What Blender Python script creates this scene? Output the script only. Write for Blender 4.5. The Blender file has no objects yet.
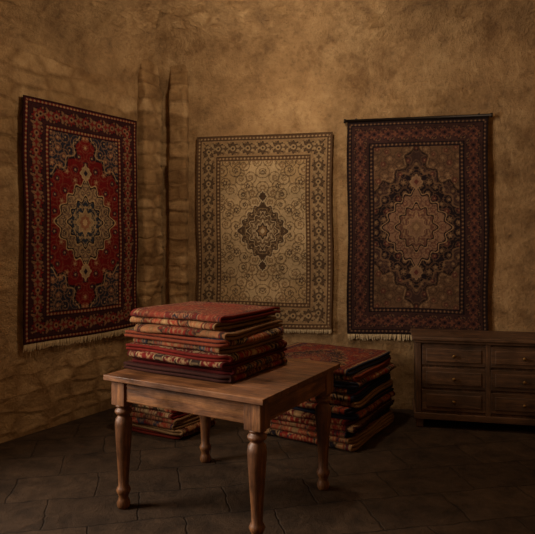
import bpy, math, random
import numpy as np
from mathutils import Vector, noise, Matrix

scene = bpy.context.scene
F = 586.0
# ------------------------------------------------------------------ helpers
def link(o, parent=None):
    scene.collection.objects.link(o)
    if parent: o.parent = parent
    return o
def empty(name):
    e = bpy.data.objects.new(name, None); e.empty_display_size = .1
    return link(e)
def mesh_obj(name, V, Fc, mat=None, parent=None, smooth=False, cols=None, uvs=None):
    me = bpy.data.meshes.new(name)
    me.from_pydata([tuple(v) for v in V], [], [tuple(f) for f in Fc])
    if cols is not None:
        a = me.color_attributes.new('Col', 'FLOAT_COLOR', 'POINT')
        c = np.ones((len(V), 4), dtype=np.float32); c[:, :3] = cols
        a.data.foreach_set('color', c.ravel())
    if uvs is not None:
        uv = me.uv_layers.new(name='UVMap')
        li = np.zeros(len(me.loops), dtype=np.int32); me.loops.foreach_get('vertex_index', li)
        uv.data.foreach_set('uv', np.asarray(uvs, dtype=np.float32)[li].ravel())
    if smooth:
        me.polygons.foreach_set('use_smooth', [True]*len(me.polygons))
    if mat: me.materials.append(mat)
    me.update()
    return link(bpy.data.objects.new(name, me), parent)
def grid_faces(nu, nv, off=0):
    i = np.arange(nu-1)[:, None]; j = np.arange(nv-1)[None, :]
    a = (i*nv+j).ravel()+off
    return np.stack([a, a+nv, a+nv+1, a+1], 1)
def box_vf(x0,x1,y0,y1,z0,z1):
    V=[(x0,y0,z0),(x1,y0,z0),(x1,y1,z0),(x0,y1,z0),(x0,y0,z1),(x1,y0,z1),(x1,y1,z1),(x0,y1,z1)]
    Fc=[(0,3,2,1),(4,5,6,7),(0,1,5,4),(1,2,6,5),(2,3,7,6),(3,0,4,7)]
    return V,Fc
def box(name, b, mat, parent=None, M=None, bev=.004):
    V,Fc = box_vf(*b)
    if M is not None: V=[M@Vector(v) for v in V]
    o = mesh_obj(name, V, Fc, mat, parent)
    if bev:
        m=o.modifiers.new('bev','BEVEL'); m.width=bev; m.segments=2
    return o
def lathe(name, prof, mat, parent, M, seg=28):
    V=[];Fc=[]
    for (r,z) in prof:
        for k in range(seg):
            a=2*math.pi*k/seg; V.append(M@Vector((r*math.cos(a), r*math.sin(a), z)))
    n=len(prof)
    for i in range(n-1):
        for k in range(seg):
            k2=(k+1)%seg; Fc.append((i*seg+k,i*seg+k2,(i+1)*seg+k2,(i+1)*seg+k))
    Fc.append(tuple(range(seg))[::-1]); Fc.append(tuple((n-1)*seg+k for k in range(seg)))
    return mesh_obj(name,V,Fc,mat,parent,smooth=True)
def srgb(r,g,b):
    f=lambda c:(c/12.92 if c<=.04045 else ((c+.055)/1.055)**2.4)
    return np.array([f(r/255),f(g/255),f(b/255)])

# ------------------------------------------------------------------ materials
class NT:
    def __init__(s,name):
        s.m=bpy.data.materials.new(name); s.m.use_nodes=True
        s.t=s.m.node_tree; s.n=s.t.nodes; s.b=s.n['Principled BSDF']
    def new(s,ty,**kw):
        n=s.n.new(ty)
        for k,v in kw.items(): setattr(n,k,v)
        return n
    def l(s,a,b): s.t.links.new(a,b)
    def noise(s,vec,scale,detail=6,rough=.6,dist=0,out='Fac'):
        n=s.new('ShaderNodeTexNoise'); n.inputs['Scale'].default_value=scale
        n.inputs['Detail'].default_value=detail; n.inputs['Roughness'].default_value=rough
        n.inputs['Distortion'].default_value=dist
        if vec: s.l(vec,n.inputs['Vector'])
        return n.outputs[out]
    def ramp(s,fac,stops):
        n=s.new('ShaderNodeValToRGB'); e=n.color_ramp.elements
        while len(e)<len(stops): e.new(.5)
        for k,(p,c) in enumerate(stops):
            e[k].position=p; e[k].color=(*c,1) if len(c)==3 else c
        s.l(fac,n.inputs['Fac']); return n.outputs['Color']
    def mix(s,fac,a,b,mode='MIX'):
        n=s.new('ShaderNodeMix'); n.data_type='RGBA'; n.blend_type=mode
        for sock,val in ((n.inputs[0],fac),(n.inputs[6],a),(n.inputs[7],b)):
            if isinstance(val,(int,float)): sock.default_value=val
            elif isinstance(val,(tuple,list,np.ndarray)): sock.default_value=(*[float(x) for x in val[:3]],1)
            else: s.l(val,sock)
        return n.outputs[2]
    def math(s,op,a,b=0.0):
        n=s.new('ShaderNodeMath',operation=op)
        for sock,val in zip(n.inputs,(a,b)):
            if isinstance(val,(int,float)): sock.default_value=val
            else: s.l(val,sock)
        return n.outputs[0]
    def bump(s,h,strength=.4,dist=.02):
        n=s.new('ShaderNodeBump'); n.inputs['Strength'].default_value=strength; n.inputs['Distance'].default_value=dist
        s.l(h,n.inputs['Height']); s.l(n.outputs[0],s.b.inputs['Normal'])

def G(v): return (v,v,v)
def wall_mat(name, stone, jd=1.0, gain=1.0):
    """stone: 0 = pure plaster, 1 = fully exposed rubble masonry"""
    t=NT(name); tc=t.new('ShaderNodeTexCoord'); obj=tc.outputs['Object']; uv=tc.outputs['UV']
    n1=t.noise(obj,1.6,11,.7,.1); n2=t.noise(obj,6,11,.76,.1); n3=t.noise(obj,32,6,.8)
    base=t.ramp(n1,[(.32,srgb(146,118,84)),(.46,srgb(176,146,108)),(.56,srgb(194,166,128)),(.72,srgb(214,189,152))])
    mott=t.ramp(n2,[(.32,srgb(146,120,90)),(.47,srgb(204,182,150)),(.66,srgb(246,232,208))])
    pl=t.mix(.85,base,mott,'MULTIPLY')
    pl=t.mix(.22,pl,srgb(184,156,118))
    stain=t.ramp(t.noise(obj,2.6,11,.74,.2),[(.38,srgb(136,108,78)),(.5,G(1.))])
    pl=t.mix(.5,pl,stain,'MULTIPLY')
    speck=t.ramp(n3,[(.36,G(.6)),(.47,G(1.))]); pl=t.mix(.65,pl,speck,'MULTIPLY')
    vm=t.new('ShaderNodeVectorMath',operation='SCALE'); vm.inputs['Scale'].default_value=.07; t.l(t.noise(uv,5,6,.65,0,'Color'),vm.inputs[0])
    va=t.new('ShaderNodeVectorMath',operation='ADD'); t.l(uv,va.inputs[0]); t.l(vm.outputs[0],va.inputs[1])
    mp=t.new('ShaderNodeMapping'); mp.inputs['Scale'].default_value=(3.8,7.6,1); t.l(va.outputs[0],mp.inputs[0])
    vo=t.new('ShaderNodeTexVoronoi',feature='DISTANCE_TO_EDGE'); vo.inputs['Scale'].default_value=1; vo.inputs['Randomness'].default_value=.55; t.l(mp.outputs[0],vo.inputs['Vector'])
    vc=t.new('ShaderNodeTexVoronoi',feature='F1'); vc.inputs['Scale'].default_value=1; vc.inputs['Randomness'].default_value=.55; t.l(mp.outputs[0],vc.inputs['Vector'])
    joint=t.ramp(vo.outputs['Distance'],[(.0,G(0.)),(.2,G(1.))])
    sc=t.new('ShaderNodeSeparateColor'); t.l(vc.outputs['Color'],sc.inputs[0])
    tone=t.ramp(sc.outputs[0],[(0.,srgb(168,140,104)),(.5,srgb(196,169,130)),(1.,srgb(224,199,162))])
    st=t.mix(joint,srgb(158,130,96),tone); st=t.mix(.85,st,mott,'MULTIPLY')
    inv=t.ramp(t.noise(obj,1.3,8,.7),[(max(0,.64-stone*.5),G(0.)),(max(.02,.74-stone*.5),G(1.))])
    inv=t.math('MULTIPLY',inv,.8)
    col=t.mix(inv,pl,st)
    dirt=t.ramp(t.noise(obj,.6,7,.66),[(.36,G(.62)),(.6,G(1.))])
    col=t.mix(.85,col,dirt,'MULTIPLY')
    t.l(col,t.b.inputs['Base Color']); t.b.inputs['Roughness'].default_value=.93; t.b.inputs['Specular IOR Level'].default_value=.2
    h=t.math('ADD',t.math('MULTIPLY',n2,1.3),t.math('MULTIPLY',n3,.35))
    h=t.math('ADD',h,t.math('MULTIPLY',t.math('MULTIPLY',joint,inv),.45*jd))
    t.bump(h,.9,.045)
    return t.m
M_PLASTER=wall_mat('old_plaster',.2)
M_MASON=wall_mat('rough_masonry',.42)
M_STONE=wall_mat('stone_pier',1.0,1.2)

def wood_mat(name,dark,mid,light,axis=0,rough=.42):
    t=NT(name); tc=t.new('ShaderNodeTexCoord')
    mp=t.new('ShaderNodeMapping'); t.l(tc.outputs['Object'],mp.inputs['Vector'])
    sc=[14,14,14]; sc[axis]=1.1
    mp.inputs['Scale'].default_value=sc
    n=t.noise(mp.outputs[0],1.6,8,.7,.8); n2=t.noise(mp.outputs[0],9,4,.7)
    g=t.noise(tc.outputs['Object'],4.5,8,.7)
    col=t.ramp(n,[(.28,dark),(.5,mid),(.72,light)])
    col=t.mix(.75,col,t.ramp(g,[(.34,G(.25)),(.6,G(1.))]),'MULTIPLY')
    col=t.mix(.5,col,t.ramp(n2,[(.4,G(.3)),(.6,G(1.))]),'MULTIPLY')
    t.l(col,t.b.inputs['Base Color'])
    t.l(t.ramp(g,[(.3,G(rough-.05)),(.7,G(rough+.25))]),t.b.inputs['Roughness'])
    t.bump(t.math('ADD',n,t.math('MULTIPLY',n2,.5)),.45,.005)
    return t.m
WD=(srgb(62,36,19),srgb(120,74,38),srgb(172,116,66))
M_WX=wood_mat('worn_oak_x',*WD,axis=0); M_WY=wood_mat('worn_oak_y',*WD,axis=1,rough=.38); M_WZ=wood_mat('worn_oak_z',*WD,axis=2)
DK=(srgb(48,31,18),srgb(90,60,36),srgb(124,86,54))
M_DX=wood_mat('dark_walnut_x',*DK,axis=0,rough=.5); M_DZ=wood_mat('dark_walnut_z',*DK,axis=2,rough=.5)

def rug_mat(name):
    t=NT(name); at=t.new('ShaderNodeVertexColor',layer_name='Col'); tc=t.new('ShaderNodeTexCoord'); ob=tc.outputs['Object']
    n=t.noise(ob,4,6,.65); f=t.noise(ob,170,3,.7); m=t.noise(ob,38,3,.6)
    c=t.mix(.6,at.outputs['Color'],t.ramp(n,[(.3,G(.5)),(.68,G(1.))]),'MULTIPLY')
    c=t.mix(.6,c,t.ramp(f,[(.3,G(.4)),(.7,G(1.))]),'MULTIPLY')
    c=t.mix(.35,c,t.ramp(m,[(.35,G(.4)),(.65,G(1.))]),'MULTIPLY')
    t.l(c,t.b.inputs['Base Color']); t.b.inputs['Roughness'].default_value=.95
    t.b.inputs['Specular IOR Level'].default_value=.1
    t.bump(t.math('ADD',f,m),.5,.004)
    return t.m
M_RUG=rug_mat('wool_pile')
def flat_mat(name,col,rough=.9,metal=0):
    t=NT(name); tc=t.new('ShaderNodeTexCoord')
    c=t.mix(.4,col,t.ramp(t.noise(tc.outputs['Object'],30,4),[(.3,G(.5)),(.7,G(1.))]),'MULTIPLY')
    t.l(c,t.b.inputs['Base Color']); t.b.inputs['Roughness'].default_value=rough; t.b.inputs['Metallic'].default_value=metal
    return t.m
M_FRINGE=flat_mat('cotton_fringe',srgb(196,172,132))
M_IRON=flat_mat('black_iron',srgb(38,30,24),.5,.7)
M_BRASS=flat_mat('old_brass',srgb(130,96,52),.45,.9)

def floor_mat():
    t=NT('flagstone'); tc=t.new('ShaderNodeTexCoord'); ob=tc.outputs['Object']
    vm=t.new('ShaderNodeVectorMath',operation='SCALE'); vm.inputs['Scale'].default_value=.1; t.l(t.noise(ob,3,6,.65,0,'Color'),vm.inputs[0])
    va=t.new('ShaderNodeVectorMath',operation='ADD'); t.l(ob,va.inputs[0]); t.l(vm.outputs[0],va.inputs[1])
    mp=t.new('ShaderNodeMapping'); mp.inputs['Rotation'].default_value=(0,0,-.2); t.l(va.outputs[0],mp.inputs[0])
    br=t.new('ShaderNodeTexBrick'); t.l(mp.outputs[0],br.inputs['Vector']); br.inputs['Scale'].default_value=1
    br.inputs['Brick Width'].default_value=.5; br.inputs['Row Height'].default_value=.36; br.inputs['Mortar Size'].default_value=.008
    br.inputs['Mortar Smooth'].default_value=1.
    br.inputs['Color1'].default_value=(*srgb(72,55,40),1); br.inputs['Color2'].default_value=(*srgb(60,45,32),1); br.inputs['Mortar'].default_value=(*srgb(48,36,26),1)
    n=t.noise(ob,6,10,.75,.3)
    c=t.mix(.9,br.outputs['Color'],t.ramp(n,[(.34,G(.25)),(.64,G(1.))]),'MULTIPLY')
    t.l(c,t.b.inputs['Base Color']); t.b.inputs['Roughness'].default_value=.85; t.b.inputs['Specular IOR Level'].default_value=.15
    t.bump(t.math('SUBTRACT',n,t.math('MULTIPLY',br.outputs['Fac'],.3)),.8,.03)
    return t.m
M_FLOOR=floor_mat()

# ------------------------------------------------------------------ rug pattern (numpy, four-fold symmetric)
def rug_cols(X,Y,w,h,P,seed,fs=1.0):
    rng=random.Random(seed)
    ax=np.abs(X); ay=np.abs(Y)
    C=np.zeros(X.shape+(3,)); C[...]=P['field']
    def put(mask,col,a=1.0):
        C[mask]=C[mask]*(1-a)+np.array(col)*a
    b=P.get('b',.2)*w
    fw,fh=w/2-b,h/2-b
    d=np.minimum(w/2-ax,h/2-ay)
    infield=d>b
    def med(x,y,mx,my,p=1.5,l=.07,k=16):
        th=np.arctan2(y/my,x/mx)
        r=(np.abs(x/mx)**p+np.abs(y/my)**p)**(1/p)
        return r/(1+l*np.cos(k*th))
    mx,my=P['med'][0]*w,P['med'][1]*h
    rm=med(X,Y,mx,my,P.get('mp',1.5))
    rc=med(fw-ax,fh-ay,P['cor'][0]*w,P['cor'][1]*h,1.6,.09,12)
    corner=(rc<1)&infield
    if P.get('cornerc') is not None:
        put(corner,P['cornerc']); put((np.abs(rc-1)<.035)&infield,P['line'],P.get('ca',.9)); put((np.abs(rc-.92)<.02)&infield,P['light'],P.get('ca',.9)*.8)
    else: corner=corner&False
    if 'halo' in P:
        rh=med(X,Y,mx*P['halo'][0],my*P['halo'][1],1.3,.05,20)
        put((rh<1)&infield&~corner,P['haloc']); put((np.abs(rh-1)<.022)&infield&~corner,P['f2'],.8)
    pts=[]; tries=0; sp=P.get('sp',.085)*fs
    while tries<1800:
        tries+=1
        p=(rng.uniform(0,fw),rng.uniform(0,fh))
        if all((p[0]-q[0])**2+(p[1]-q[1])**2>sp*sp for q in pts): pts.append(p)
    vine=np.zeros(X.shape,bool); fl=np.zeros(X.shape,bool); core=np.zeros(X.shape,bool); fl2=np.zeros(X.shape,bool)
    for (cx,cy) in pts:
        dx=ax-cx; dy=ay-cy; r=np.hypot(dx,dy)
        near=r<sp*.8
        th=np.arctan2(dy,dx); sg=rng.choice((-1,1)); ph=rng.uniform(0,6.28)
        s=np.mod(r/(sp*.42)*1.0+sg*th/(2*math.pi)+ph,1.0)
        vine|=near&(np.abs(s-.5)<.11)&(r>sp*.2)
        vine|=near&(np.abs(s-.5)<.26)&(np.cos(th*5+ph)>.75)&(r>sp*.2)
        R=sp*rng.uniform(.2,.32)
        k=rng.choice((5,6,8)); m=r<R*(1+.28*np.cos(k*th+ph))
        if rng.random()<.5: fl|=m
        else: fl2|=m
        core|=r<R*.42
    vine&=infield; fl&=infield; fl2&=infield; core&=infield
    va=P.get('va',.85)
    put(vine&~corner,P['vine'],va)
    put(vine&corner,P.get('vine2',P['light']),va)
    put(fl,P['f1'],.9); put(fl2,P['f2'],.9); put(core,P['light'],.7)
    put((rm<1.04)&infield,P['light']); put((rm<1.0)&infield,P['line']); put((rm<.955)&infield,P['medc'])
    put((rm<.955)&infield&vine,P['mvine'] if 'mvine' in P else P['f1'],.8)
    put((rm<.955)&infield&(fl|fl2),P['f1'],P.get('mfa',.8)); put((rm<.955)&infield&core,P['light'],.7)
    ang=np.arctan2(Y/my,X/mx)
    r2m=med(X,Y,mx*.6,my*.6,1.5,.1,12)
    put(r2m<1.05,P['light']);put(r2m<1,P['line']); put(r2m<.93,P['medc2'])
    put((r2m<.93)&vine,P['light'],.6)
    put((r2m<.85)&(r2m>.5)&(np.cos(ang*8)*np.cos(r2m*22)>.35),P['light'],.7)
    r3=med(X,Y,mx*.3,my*.3,1.5,.12,8)
    put(r3<1,P['light']); put(r3<.88,P['medc']); put(r3<.6,P['f2']); put(r3<.3,P['light'])
    rp=med(X,ay-my*1.2,mx*.2,my*.2,1.3,.08,8)
    put((rp<1)&infield,P['light']); put((rp<.8)&infield,P['medc']); put((rp<.35)&infield,P['f1'])
    side=(w/2-ax)<(h/2-ay)
    s=np.where(side,Y,X)
    L=np.where(side,h,w)
    bd=~infield
    t=d/b
    put(bd,P['border'])
    per0=P.get('per',.135)*fs
    nrep=np.maximum(np.round(L/per0),1); per=L/nrep
    sl=(np.mod(s/per+.5,1)-.5)*per
    mid=.5*b; q=d-mid; mw=.27*b
    inm=bd&(t>.2)&(t<.8)
    vq=mw*.6*np.sin(2*np.pi*s/per*1.0)
    put(inm&(np.abs(q-vq)<.0042),P['bvine'],.8); put(inm&(np.abs(q+vq)<.0033),P['bvine'],.6)
    br_=np.mod(s/per*4,1)-.5
    put(inm&(np.hypot(br_*per/4,np.abs(q-vq*.4)-mw*.55)<mw*.16),P['bvine'],.7)
    r=np.hypot(sl,q); th=np.arctan2(q,sl)
    put(inm&(r<mw*.8*(1+.2*np.cos(8*th))),P['bline']); put(inm&(r<mw*.66*(1+.22*np.cos(8*th))),P['bf1'],.9); put(inm&(r<mw*.36),P['bf2'],.9); put(inm&(r<mw*.16),P['bline'])
    sl2=(np.mod(s/per,1)-.5)*per; r2=np.hypot(sl2,q); th2=np.arctan2(q,sl2)
    put(inm&(r2<mw*.58*(1+.35*np.cos(5*th2))),P['bf2'],.8); put(inm&(r2<mw*.3*(1+.3*np.cos(4*th2))),P['bf1'])
    for a0,a1,ph in ((.06,.17,0),(.83,.96,.5)):
        g=bd&(t>a0)&(t<a1); put(g,P['guard'])
        pg=.034*fs; x=(np.mod(s/pg+ph,1)-.5); yq=(t-(a0+a1)/2)/(a1-a0)
        put(g&(np.abs(x)*1.1+np.abs(yq)<.42),P['gf'],.8); put(g&(np.abs(x)+np.abs(yq)<.16),P['light'],.7)
        for e in (a0,a1): put(bd&(np.abs(t-e)<.018),P['line'])
    put(bd&(t<.05),P['selv'])
    rs=np.random.RandomState(seed); ab=np.interp(Y.ravel(),np.linspace(-h/2,h/2,24),rs.uniform(.84,1.08,24)).reshape(Y.shape)
    return C*ab[...,None]

S=srgb
PC=dict(field=S(196,168,126),vine=S(116,90,62),f1=S(90,68,48),f2=S(146,114,78),light=S(206,182,144),line=S(84,62,44),
        med=(.175,.15),mp=1.3,cor=(.2,.14),cornerc=S(178,148,106),vine2=S(98,76,54),ca=.35,medc=S(86,66,48),medc2=S(112,88,62),mvine=S(152,126,92),sp=.08,va=.85,
        border=S(156,126,90),bvine=S(98,76,54),bline=S(68,52,40),bf1=S(100,78,56),bf2=S(172,144,106),guard=S(106,78,56),gf=S(170,140,100),selv=S(96,72,50),b=.19,per=.15)
PR=dict(field=S(68,48,42),vine=S(114,84,62),f1=S(98,52,44),f2=S(124,94,68),light=S(152,120,88),line=S(28,20,22),
        med=(.235,.175),mp=1.3,halo=(1.5,1.6),haloc=S(36,26,28),cor=(.27,.19),cornerc=S(108,80,58),vine2=S(60,42,34),ca=.8,medc=S(138,104,80),medc2=S(104,70,56),mvine=S(92,62,50),mfa=.6,sp=.07,va=.55,
        border=S(62,40,36),bvine=S(112,82,60),bline=S(30,22,24),bf1=S(110,68,52),bf2=S(66,40,38),guard=S(50,34,32),gf=S(106,76,56),selv=S(38,26,24),b=.2,per=.12)
PL=dict(field=S(112,22,22),vine=S(140,76,56),f1=S(44,34,44),f2=S(150,100,72),light=S(188,156,112),line=S(34,22,26),
        med=(.25,.18),mp=1.35,cor=(.25,.18),cornerc=S(44,42,52),vine2=S(158,116,82),medc=S(164,134,98),medc2=S(50,54,64),mvine=S(92,66,60),sp=.075,va=.6,
        border=S(60,30,30),bvine=S(144,102,72),bline=S(32,22,26),bf1=S(118,36,32),bf2=S(142,106,76),guard=S(108,34,30),gf=S(160,122,86),selv=S(54,22,22),b=.2,per=.14)

# ------------------------------------------------------------------ room
e_b=np.array([.978,-.208]); e_b/=np.linalg.norm(e_b); O_b=np.array([.589,5.31]); n_b=np.array([e_b[1],-e_b[0]])
A=O_b-1.708*e_b
e_l=np.array([-.545,-.839]); e_l/=np.linalg.norm(e_l); n_l=np.array([-e_l[1],e_l[0]])
if n_l[0]<0: n_l=-n_l
uB=(2.7-O_b[0])/e_b[0]; B=O_b+uB*e_b
tD=(A[1]+1.0)/-e_l[1]; D=A+tD*e_l
Cc=np.array([2.7,-1.0])
WH=2.95
def wall(name,P0,P1,nin,mat,hole=None,step=.03,amp=.032,z1=WH,ext=.07):
    d=(P1-P0)/np.linalg.norm(P1-P0); P0=P0-d*ext; P1=P1+d*ext
    L=np.linalg.norm(P1-P0); nu=int(L/step)+1; nz=int(z1/step)+1
    us=np.linspace(0,L,nu); zs=np.linspace(0,z1,nz)
    V=[];UV=[]
    for u in us:
        for z in zs:
            p=P0+d*u
            k=noise.noise(Vector((p[0]*1.6,p[1]*1.6,z*1.6)))*.5+.5
            k2=noise.noise(Vector((p[0]*6,p[1]*6,z*7)))*.5+.5
            k3=noise.noise(Vector((p[0]*13,p[1]*13,z*15)))*.5+.5
            q=p-nin*(amp*(k*.5+k2*.35+k3*.15))
            V.append((q[0],q[1],z)); UV.append((u-ext,z))
    Fc=grid_faces(nu,nz)
    if hole:
        keep=[]
        for f in Fc:
            c=np.mean([UV[i] for i in f],0)
            if not(hole[0]<c[0]<hole[1] and hole[2]<c[1]<hole[3]): keep.append(f)
        Fc=keep
    return mesh_obj(name,V,Fc,mat,None,True,uvs=UV)
wall('wall_back',A,B,n_b,M_PLASTER)
win=(2.7,4.1,1.15,2.65)
wall('wall_left',A,D,n_l,M_MASON,hole=win)
wall('wall_right',B,Cc,np.array([-1.,0.]),M_PLASTER,step=.12)
wall('wall_rear',Cc,D,np.array([0.,1.]),M_PLASTER,step=.12)
fp=[A-n_b*.05-n_l*.05,B+np.array([.05,.05]),Cc+np.array([.05,-.05]),D+np.array([-.05,-.05])]
mesh_obj('floor',[(p[0],p[1],0) for p in fp],[(0,3,2,1)],M_FLOOR)
poly=[A,B,Cc,D]
def inset(d):
    out=[]; n=len(poly); lines=[]
    cen=np.mean(poly,0)
    for i in range(n):
        p,q=poly[i],poly[(i+1)%n]; e=(q-p)/np.linalg.norm(q-p); nn=np.array([-e[1],e[0]])
        if np.dot(cen-p,nn)<0: nn=-nn
        lines.append((p+nn*d,e))
    for i in range(n):
        (p1,e1),(p2,e2)=lines[i-1],lines[i]
        M=np.array([e1,-e2]).T; t=np.linalg.solve(M,p2-p1); out.append(p1+e1*t[0])
    return out
V=[];Fc=[];UV=[];NR=24;SEG=80
for k in range(NR+1):
    a=math.pi/2*k/NR; d=-.02+1.5*(1-math.cos(a)); z=WH-.02+.85*math.sin(a)
    pl=inset(d)
    for i in range(4):
        for s_ in range(SEG):
            f=s_/SEG; p=pl[i]*(1-f)+pl[(i+1)%4]*f
            j=.02*noise.noise(Vector((p[0]*1.5,p[1]*1.5,z*1.5)))*min(1,k/3)
            V.append((p[0],p[1],z+j)); UV.append((i*5+f*np.linalg.norm(poly[(i+1)%4]-poly[i]),2.95+1.7*k/NR))
NN=4*SEG
for k in range(NR):
    for i in range(NN):
        i2=(i+1)%NN; Fc.append((k*NN+i,k*NN+i2,(k+1)*NN+i2,(k+1)*NN+i))
Fc.append(tuple(NR*NN+i for i in range(NN)))
mesh_obj('ceiling',V,Fc,M_PLASTER,None,True,uvs=UV)

# rough stone corner piers whose ribs die into the vault
def pier(name,P0,e,nin,u0,u1,dep,z1,mat):
    w=u1-u0; rr=min(.035,dep*.6)
    prof=[(u0,-.05),(u0,dep-rr)]
    for k in range(1,5): a=math.pi/2*k/4; prof.append((u0+rr-rr*math.cos(a),dep-rr+rr*math.sin(a)))
    for k in range(1,7): prof.append((u0+rr+(w-2*rr)*k/7,dep))
    for k in range(0,5): a=math.pi/2*k/4; prof.append((u1-rr+rr*math.sin(a),dep-rr+rr*math.cos(a)))
    prof.append((u1,-.05))
    path=[]
    nz=int(z1/.018)
    for k in range(nz+1): path.append((0.,z1*k/nz,0.))
    for k in range(1,40): a=math.pi/2*.62*k/39; path.append((1.5*(1-math.cos(a)),z1+.85*math.sin(a),a))
    V=[];UV=[]
    for (d,z,a) in path:
        f=1-min(1.0,max(0.0,(z-z1+.1)/.55)); f=f*f*(3-2*f)
        sl=z+d
        cz=sl/.2+.3*math.sin(sl*4.3+u0*9); course=math.floor(cz); rc_=random.Random(course*7+int(u0*1000)); c_in=rc_.uniform(-.010,.010); c_e=rc_.uniform(-.008,.008); frac=abs(cz%1-.5)
        groove=-.010*max(0,(frac-.38)/.12)
        nx,nz_=math.cos(a)/1.5,math.sin(a)/.85; ln=math.hypot(nx,nz_); nx/=ln; nz_/=ln
        for (u,o) in prof:
            oo=(o+c_in+groove)*f-.06*(1-f) if o>0 else o-.02*(1-f)
            p=P0+e*(u+(c_e if o>0 else 0))+nin*(d+oo*nx)
            k=noise.noise(Vector((p[0]*11,p[1]*11,z*11))); k2=noise.noise(Vector((p[0]*4,p[1]*4,z*4.6)))
            p=p+nin*(.010*k+.010*k2)+e*(.007*k+.008*k2)
            V.append((p[0],p[1],z-oo*nz_)); UV.append((u+o,sl))
    return mesh_obj(name,V,grid_faces(len(path),len(prof)),mat,None,True,uvs=UV)
pier('corner_pier_1',A,e_l,n_l,-.02,.225,.09,WH-.02,M_STONE)
pier('corner_pier_2',A,e_b,n_b,.15,.33,.07,WH-.02,M_STONE)

we=empty('window_1')
def lw(u,z,o): p=A+e_l*u+n_l*o; return Vector((p[0],p[1],z))
ML=Matrix(((e_l[0],n_l[0],0,A[0]),(e_l[1],n_l[1],0,A[1]),(0,0,1,0),(0,0,0,1)))
MB=Matrix(((e_b[0],n_b[0],0,O_b[0]),(e_b[1],n_b[1],0,O_b[1]),(0,0,1,0),(0,0,0,1)))
for nm,b in (('frame_bottom',(2.62,4.18,-.2,.03,1.08,1.16)),('frame_top',(2.62,4.18,-.2,.03,2.64,2.72)),
             ('frame_left',(2.62,2.71,-.2,.03,1.08,2.72)),('frame_right',(4.09,4.18,-.2,.03,1.08,2.72)),
             ('mullion_v',(3.385,3.415,-.12,-.08,1.15,2.65)),('mullion_h',(2.7,4.1,-.12,-.08,1.98,2.01))):
    box(nm,b,M_DX,we,ML,.006)

# ------------------------------------------------------------------ hanging rugs
def hanging_rug(name,M,u0,u1,z0,z1,P,seed,fr,rod=False,off=.016):
    e=empty(name); w=u1-u0;h=z1-z0
    nu=int(w/.0038);nz=int(h/.0038)
    us=np.linspace(-w/2,w/2,nu);zs=np.linspace(-h/2,h/2,nz)
    X,Y=np.meshgrid(us,zs,indexing='ij')
    C=rug_cols(X,Y,w,h,P,seed)
    dep=off+.010*(1+np.sin(X*7+seed+.6*np.sin(Y*2)))*(.35+.65*(h/2-Y)/h)+.004*(1+np.sin(Y*9+X*3+seed))
    edge=.006*np.sin(Y*5+seed)
    XX=X+(u0+u1)/2+edge*(np.abs(X)/(w/2)); 
    ZZ=Y+(z0+z1)/2+.006*np.sin(X*6+seed)*((h/2-Y)/h)
    Vl=np.stack([XX,dep,ZZ],-1).reshape(-1,3)
    Rm=np.array(M)[:3,:3];T=np.array(M)[:3,3]
    Vw=Vl@Rm.T+T
    o=mesh_obj('rug_pile',Vw,grid_faces(nu,nz),M_RUG,e,True,cols=C.reshape(-1,3))
    s=o.modifiers.new('s','SOLIDIFY'); s.thickness=.007; s.offset=0
    rng=random.Random(seed); V=[];Fc=[]
    n=int(w/.0085)
    for k in range(n):
        x=-w/2+(k+.5)*w/n; i=min(nu-1,int((x+w/2)/w*nu))
        y0=dep[i,0]; zb=ZZ[i,0]+.004; Lf=fr*rng.uniform(.7,1.05); dx=rng.uniform(-.009,.009)
        xx=XX[i,0]
        pts=[(xx,y0,zb),(xx+dx*.4,y0+.003,zb-Lf*.5),(xx+dx,y0-.002,zb-Lf)]
        rad=.0028
        o0=len(V)
        for p in pts:
            for (a,b) in ((-1,-1),(1,-1),(1,1),(-1,1)): V.append(M@Vector((p[0]+a*rad,p[1]+b*rad,p[2])))
        for r_ in range(2):
            for q in range(4):
                q2=(q+1)%4; Fc.append((o0+r_*4+q,o0+r_*4+q2,o0+r_*4+4+q2,o0+r_*4+4+q))
        Fc.append((o0+8,o0+9,o0+10,o0+11))
    mesh_obj('fringe',V,Fc,M_FRINGE,e)
    if rod:
        Mr=M@Matrix.Translation((u0-.02,off+.018,z1+.01))@Matrix.Rotation(math.pi/2,4,'Y')
        lathe('hanging_rod',[(.001,-.012),(.02,-.01),(.02,.006),(.013,.01),(.013,w+.03),(.02,w+.034),(.02,w+.05),(.001,w+.052)],M_IRON,e,Mr,14)
        for k,u in enumerate((u0+.08,u1-.08)):
            box('bracket_%d'%(k+1),(u-.01,u+.01,-.02,off+.02,z1+.0,z1+.03),M_IRON,e,M,.002)
    else:
        box('hanging_batten',(u0+.01,u1-.01,-.02,off-.001,z1-.045,z1-.012),M_DX,e,M,.003)
    return e
hanging_rug('hanging_persian_rug',MB,-1.284,0,.69,2.475,PC,3,.042)
hanging_rug('hanging_persian_rug',MB,.135,1.335,.665,2.555,PR,8,.06,rod=True)
hanging_rug('hanging_persian_rug',ML,.275,1.45,.70,2.60,PL,5,.06)

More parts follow.
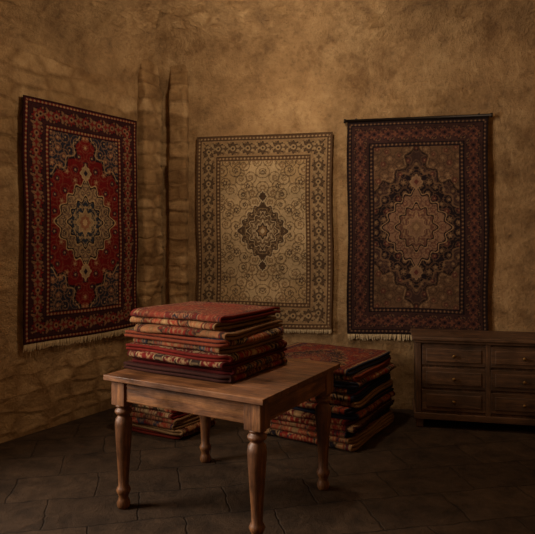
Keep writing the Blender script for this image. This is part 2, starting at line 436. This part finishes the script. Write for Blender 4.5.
# ------------------------------------------------------------------ folded rugs
base_p=[PL,PR,PC]
def variant(P,rng):
    Q=dict(P)
    reds=[S(134,40,30),S(150,60,40),S(114,30,26),S(156,76,50),S(98,26,24),S(134,48,34),S(162,104,68)]
    creams=[S(180,138,94),S(160,118,80),S(192,158,114)]
    navy=[S(42,46,64),S(58,42,36),S(58,64,76),S(64,34,28),S(36,36,48)]
    r=rng.choice(reds); r2=rng.choice(reds[:-1]); c=rng.choice(creams); nv=rng.choice(navy)
    Q.update(field=r,vine=c,f1=nv,f2=c*.7,light=c,line=nv,cornerc=rng.choice([nv,r2]),vine2=c*.8,medc=rng.choice([nv,r2,r2*.6]),medc2=r2,mvine=c*.6,
      border=rng.choice([r2,r,nv,r2*.7]),bvine=c*.7,bline=nv,bf1=rng.choice([r,c*.8]),bf2=c*.8,guard=rng.choice([r,c,r2]),gf=nv,selv=rng.choice([r2*.7,nv,c*.7]),
      cor=(.2,.16),med=(.22,.17),b=.15,va=.7,sp=.06,per=.11)
    return Q
def fold_layer(L,W,ply,res,P,seed,fs):
    r=ply*.5+.0012
    T=2*W+math.pi*r
    nt=int(T/res);ns=int(L/res)
    t=np.linspace(0,T,nt); s=np.linspace(0,L,ns)
    x=np.where(t<W,W-t,np.where(t<W+math.pi*r,-r*1.5*np.sin((t-W)/r),t-W-math.pi*r))
    z=np.where(t<W,0,np.where(t<W+math.pi*r,r-r*np.cos((t-W)/r),2*r))+ply/2
    Xt,Ss=np.meshgrid(x,s,indexing='ij'); Zt,_=np.meshgrid(z,s,indexing='ij'); Tt,_=np.meshgrid(t,s,indexing='ij')
    rng=np.random.RandomState(seed)
    p1,p2,p3=rng.uniform(0,6.28,3)
    top=(Tt>W).astype(float)
    C=rug_cols(Ss-L/2+rng.uniform(-.06,.06),Tt-T/2+rng.uniform(-.12,.12),L+.1,T+.24,P,seed,fs)
    endc=np.minimum(Ss,L-Ss)<.012; C[endc]=P['selv']
    Xt=Xt+.007*np.sin(Ss*7+p1)+.003*np.sin(Ss*23+p2)
    Ss2=Ss+(.007*np.sin(Xt*8+p2)+top*rng.uniform(-.010,.010))
    Zt=Zt+.0024*np.sin(Ss*11+p3)*np.sin(Xt*9+p1)
    cf=np.clip(1-(Xt+.01)/.07,0,1)**2; mid=(Ss/L-.5)*2
    Ss2=Ss2-np.sign(mid)*cf*.026*np.clip((np.abs(mid)-.7)/.3,0,1)
    V=np.stack([Xt,Ss2,Zt],-1).reshape(-1,3)
    return V,grid_faces(nt,ns),C.reshape(-1,3)
def stack(name,N,a,b,La,Lb,n,ply,z0,res,seed,jit,first=None,sag=0.0,ff=.72):
    rng=random.Random(seed); Vs=[];Fs=[];Cs=[];off=0;z=z0
    N=np.array(N);a=np.array(a)/np.linalg.norm(a);b=np.array(b)/np.linalg.norm(b)
    for k in range(n):
        pl=ply*rng.uniform(.84,1.18)
        P=variant(rng.choice(base_p),rng)
        if k==n-1 and first: P.update(first)
        shrink=1-rng.uniform(0,.08)-(.06*k/n if sag else 0)
        la,lb=La*shrink,Lb*shrink
        ang=rng.uniform(-jit,jit); ox=rng.uniform(0,1)*(La-la); oy=rng.uniform(.2,.9)*(Lb-lb)
        frontfold=rng.random()<ff or k==n-1
        if frontfold: V,Fc,C=fold_layer(la,lb,pl,res,P,seed*50+k,.9)
        else:
            V,Fc,C=fold_layer(lb,la,pl,res,P,seed*50+k,.9); V=V[:,[1,0,2]]
        x=V[:,0]-lb/2; y=V[:,1]-la/2
        x,y=x*math.cos(ang)-y*math.sin(ang)+lb/2+oy, x*math.sin(ang)+y*math.cos(ang)+la/2+ox
        zz=V[:,2]+z
        P2=N[None,:]+np.outer(x,b)+np.outer(y,a)
        edge=np.minimum(np.minimum(x,Lb-x),np.minimum(y,La-y)); 
        zz=zz-np.clip(1-edge/.12,0,1)**2*.012*min(1.0,k/3.)
        Vs.append(np.column_stack([P2,zz])); Fs.append(Fc+off); Cs.append(C); off+=len(V)
        z+=2*pl+.0018
    o=mesh_obj(name,np.concatenate(Vs),np.concatenate(Fs),M_RUG,None,True,cols=np.concatenate(Cs))
    s=o.modifiers.new('s','SOLIDIFY'); s.thickness=ply*.86; s.offset=0; s.use_even_offset=False
    print(name,'top',z)
    return o
SL=np.array([-.832,.51]); SR=np.array([.507,.826])
stack('folded_rug_stack',(-.215,3.03),SL,SR,.74,.64,9,.0172,.752,.0052,19,.035,
      first=dict(field=S(132,56,40),border=S(120,44,34),guard=S(146,90,60),f2=S(96,48,36),vine=S(148,98,68),medc=S(108,42,34),medc2=S(136,74,50),cornerc=S(114,44,36),light=S(156,112,80),f1=S(84,44,38)),sag=1,ff=.6)
stack('folded_rug_stack',(.62,4.13),(-.86,.51),(.51,.86),.92,.84,13,.0214,.003,.008,23,.035,
      first=dict(field=S(120,42,34),border=S(108,36,30),guard=S(138,84,58),vine=S(150,96,66),medc=S(98,36,32),medc2=S(128,60,44),cornerc=S(106,40,32),light=S(146,102,70)),ff=.7)
stack('folded_rug_stack',(-.66,4.32),(-.85,.5),(.5,.85),.56,.50,9,.0215,.003,.009,37,.03)

# ------------------------------------------------------------------ table
te=empty('wooden_table')
N0=np.array([-.022,2.75]); ea=np.array([-.892,.51]); LA=np.linalg.norm(ea); ea=ea/LA; eb=np.array([-ea[1],ea[0]]); 
if eb[1]<0: eb=-eb
LB=.935
MT=Matrix(((eb[0],ea[0],0,N0[0]),(eb[1],ea[1],0,N0[1]),(0,0,1,0),(0,0,0,1)))
npl=5; pw=LB/npl
def tb(name,b,mat,bev=.004):
    V,Fc=box_vf(*b); o=mesh_obj(name,V,Fc,mat,te)
    m=o.modifiers.new('b','BEVEL'); m.width=bev; m.segments=3; o.matrix_local=MT
    return o
for k in range(npl):
    tb('plank_%d'%(k+1),(k*pw+.0003,(k+1)*pw-.0003,0,LA,.722,.75),M_WY,.002)
ins=.03
tb('apron_front',(ins+.012,ins+.034,.07,LA-.07,.606,.722),M_WY)
tb('apron_back',(LB-ins-.034,LB-ins-.012,.07,LA-.07,.606,.722),M_WY)
tb('apron_right',(.07,LB-.07,ins+.012,ins+.034,.606,.722),M_WX)
tb('apron_left',(.07,LB-.07,LA-ins-.034,LA-ins-.012,.606,.722),M_WX)
prof=[(.001,0),(.022,0),(.026,.012),(.028,.03),(.022,.05),(.019,.065),(.026,.085),(.03,.1),(.026,.115),(.021,.125),
      (.023,.2),(.029,.32),(.034,.42),(.036,.47),(.033,.5),(.024,.515),(.022,.522),(.032,.53),(.036,.538),(.036,.546),(.032,.554),(.026,.56),(.025,.566),(.035,.574),(.035,.582),(.001,.584)]
prof=[(r*1.35 if r>.002 else r,z) for r,z in prof]
hb=.048
for k,(x,y) in enumerate(((ins+hb,ins+hb),(ins+hb,LA-ins-hb),(LB-ins-hb,ins+hb),(LB-ins-hb,LA-ins-hb))):
    tb('leg_block_%d'%(k+1),(x-hb,x+hb,y-hb,y+hb,.58,.722),M_WZ,.005)
    o=lathe('leg_%d'%(k+1),prof,M_WZ,te,Matrix.Identity(4)); o.matrix_local=MT@Matrix.Translation((x,y,0))

# ------------------------------------------------------------------ dresser
de=empty('chest_of_drawers')
P0=np.array([1.19,4.70]); ed=e_b; nd=-n_b
MD=Matrix(((ed[0],nd[0],0,P0[0]),(ed[1],nd[1],0,P0[1]),(0,0,1,0),(0,0,0,1)))
def db(name,b,mat,bev=.004):
    V,Fc=box_vf(*b); o=mesh_obj(name,V,Fc,mat,de); m=o.modifiers.new('b','BEVEL'); m.width=bev; m.segments=2; o.matrix_local=MD; return o
DW,DD,DH=1.1,.42,.73
db('top',(-.03,DW+.03,-.03,DD,DH-.03,DH),M_DX,.008)
db('cornice',(-.015,DW+.015,-.015,DD,DH-.05,DH-.03),M_DX,.004)
db('carcass',(0,DW,.012,DD,.1,DH-.05),M_DZ)
db('plinth',(-.015,DW+.015,-.012,DD,.07,.12),M_DX,.005)
for k,(x,y) in enumerate(((.0,0.0),(DW-.06,0.0),(0.0,DD-.06),(DW-.06,DD-.06))): db('foot_%d'%(k+1),(x,x+.06,y,y+.06,0,.072),M_DZ,.008)
for s_ in (0,1,2): db('stile_%d'%(s_+1),((0,.04),(DW/2-.02,DW/2+.02),(DW-.04,DW))[s_]+(-.004,.02,.12,DH-.05),M_DZ,.003)
nrow=3; zb=.13; zh=(DH-.06-zb)/nrow; c=0
for r_ in range(nrow):
    for q in range(2):
        x0=.05+q*(DW/2-.03+.0); x1=x0+DW/2-.07
        c+=1
        db('drawer_%d'%c,(x0,x1,-.004,.03,zb+r_*zh+.012,zb+(r_+1)*zh-.006),M_DX,.004)
        db('drawer_panel_%d'%c,(x0+.03,x1-.03,-.012,.0,zb+r_*zh+.04,zb+(r_+1)*zh-.034),M_DX,.006)
        kb=lathe('knob_%d'%c,[(.001,-.0),(.006,.0),(.006,.012),(.014,.02),(.015,.026),(.01,.031),(.001,.032)],M_BRASS,de,Matrix.Identity(4),16)
        kb.matrix_local=MD@Matrix.Translation(((x0+x1)/2,-.012,zb+(r_+.5)*zh+.003))@Matrix.Rotation(math.pi/2,4,'X')

# ------------------------------------------------------------------ lights
def area(name,loc,target,sx,sy,power,col):
    l=bpy.data.lights.new(name,'AREA'); l.shape='RECTANGLE'; l.size=sx; l.size_y=sy; l.energy=power; l.color=col
    o=link(bpy.data.objects.new(name,l)); o.location=loc
    o.rotation_euler=(Vector(target)-Vector(loc)).to_track_quat('-Z','Y').to_euler(); return o
wc=lw(3.4,1.9,-.12); wt=lw(3.4,1.9,-.12)+Vector((n_l[0],n_l[1],-.05))
area('window_daylight',wc,wt,1.3,1.4,240,(1,.87,.73))
pe=empty('added_pendant')  # out-of-view pendant, added to light the upper walls and stacks from above
PX,PY,PZ=.05,3.85,3.15
TP=Matrix.Translation((PX,PY,PZ))
lathe('shade',[(.03,.16),(.05,.155),(.12,.135),(.17,.11),(.166,.108),(.117,.13),(.046,.148),(.028,.15)],M_BRASS,pe,TP,32)
lathe('cord',[(.001,.15),(.005,.15),(.005,.65),(.001,.65)],M_IRON,pe,TP,10)
t=NT('added_warm_bulb'); t.b.inputs['Emission Color'].default_value=(1,.65,.3,1); t.b.inputs['Emission Strength'].default_value=8; t.b.inputs['Base Color'].default_value=(1,.8,.5,1)  # glow for the bulb of the added pendant
lathe('bulb',[(.001,-.0),(.02,.005),(.032,.03),(.028,.06),(.014,.09),(.014,.14),(.001,.141)],t.m,pe,TP,20)
l=bpy.data.lights.new('added_pendant_light','POINT'); l.energy=76; l.shadow_soft_size=.08; l.color=(1,.81,.59)  # overhead light of the added, unseen pendant
o=link(bpy.data.objects.new('added_pendant_light',l),pe); o.location=(PX,PY,PZ-.1)

w=bpy.data.worlds.new('World'); scene.world=w; w.use_nodes=True
w.node_tree.nodes['Background'].inputs[0].default_value=(1,.82,.6,1); w.node_tree.nodes['Background'].inputs[1].default_value=.4

# ------------------------------------------------------------------ camera
cd=bpy.data.cameras.new('camera'); cam=link(bpy.data.objects.new('camera',cd))
cd.sensor_width=36; cd.sensor_fit='HORIZONTAL'; cd.lens=36*F/535; cd.shift_y=-27/535
cam.location=(0,0,1.5); cam.rotation_euler=(math.pi/2,0,0)
scene.camera=cam
scene.view_settings.view_transform='Standard'
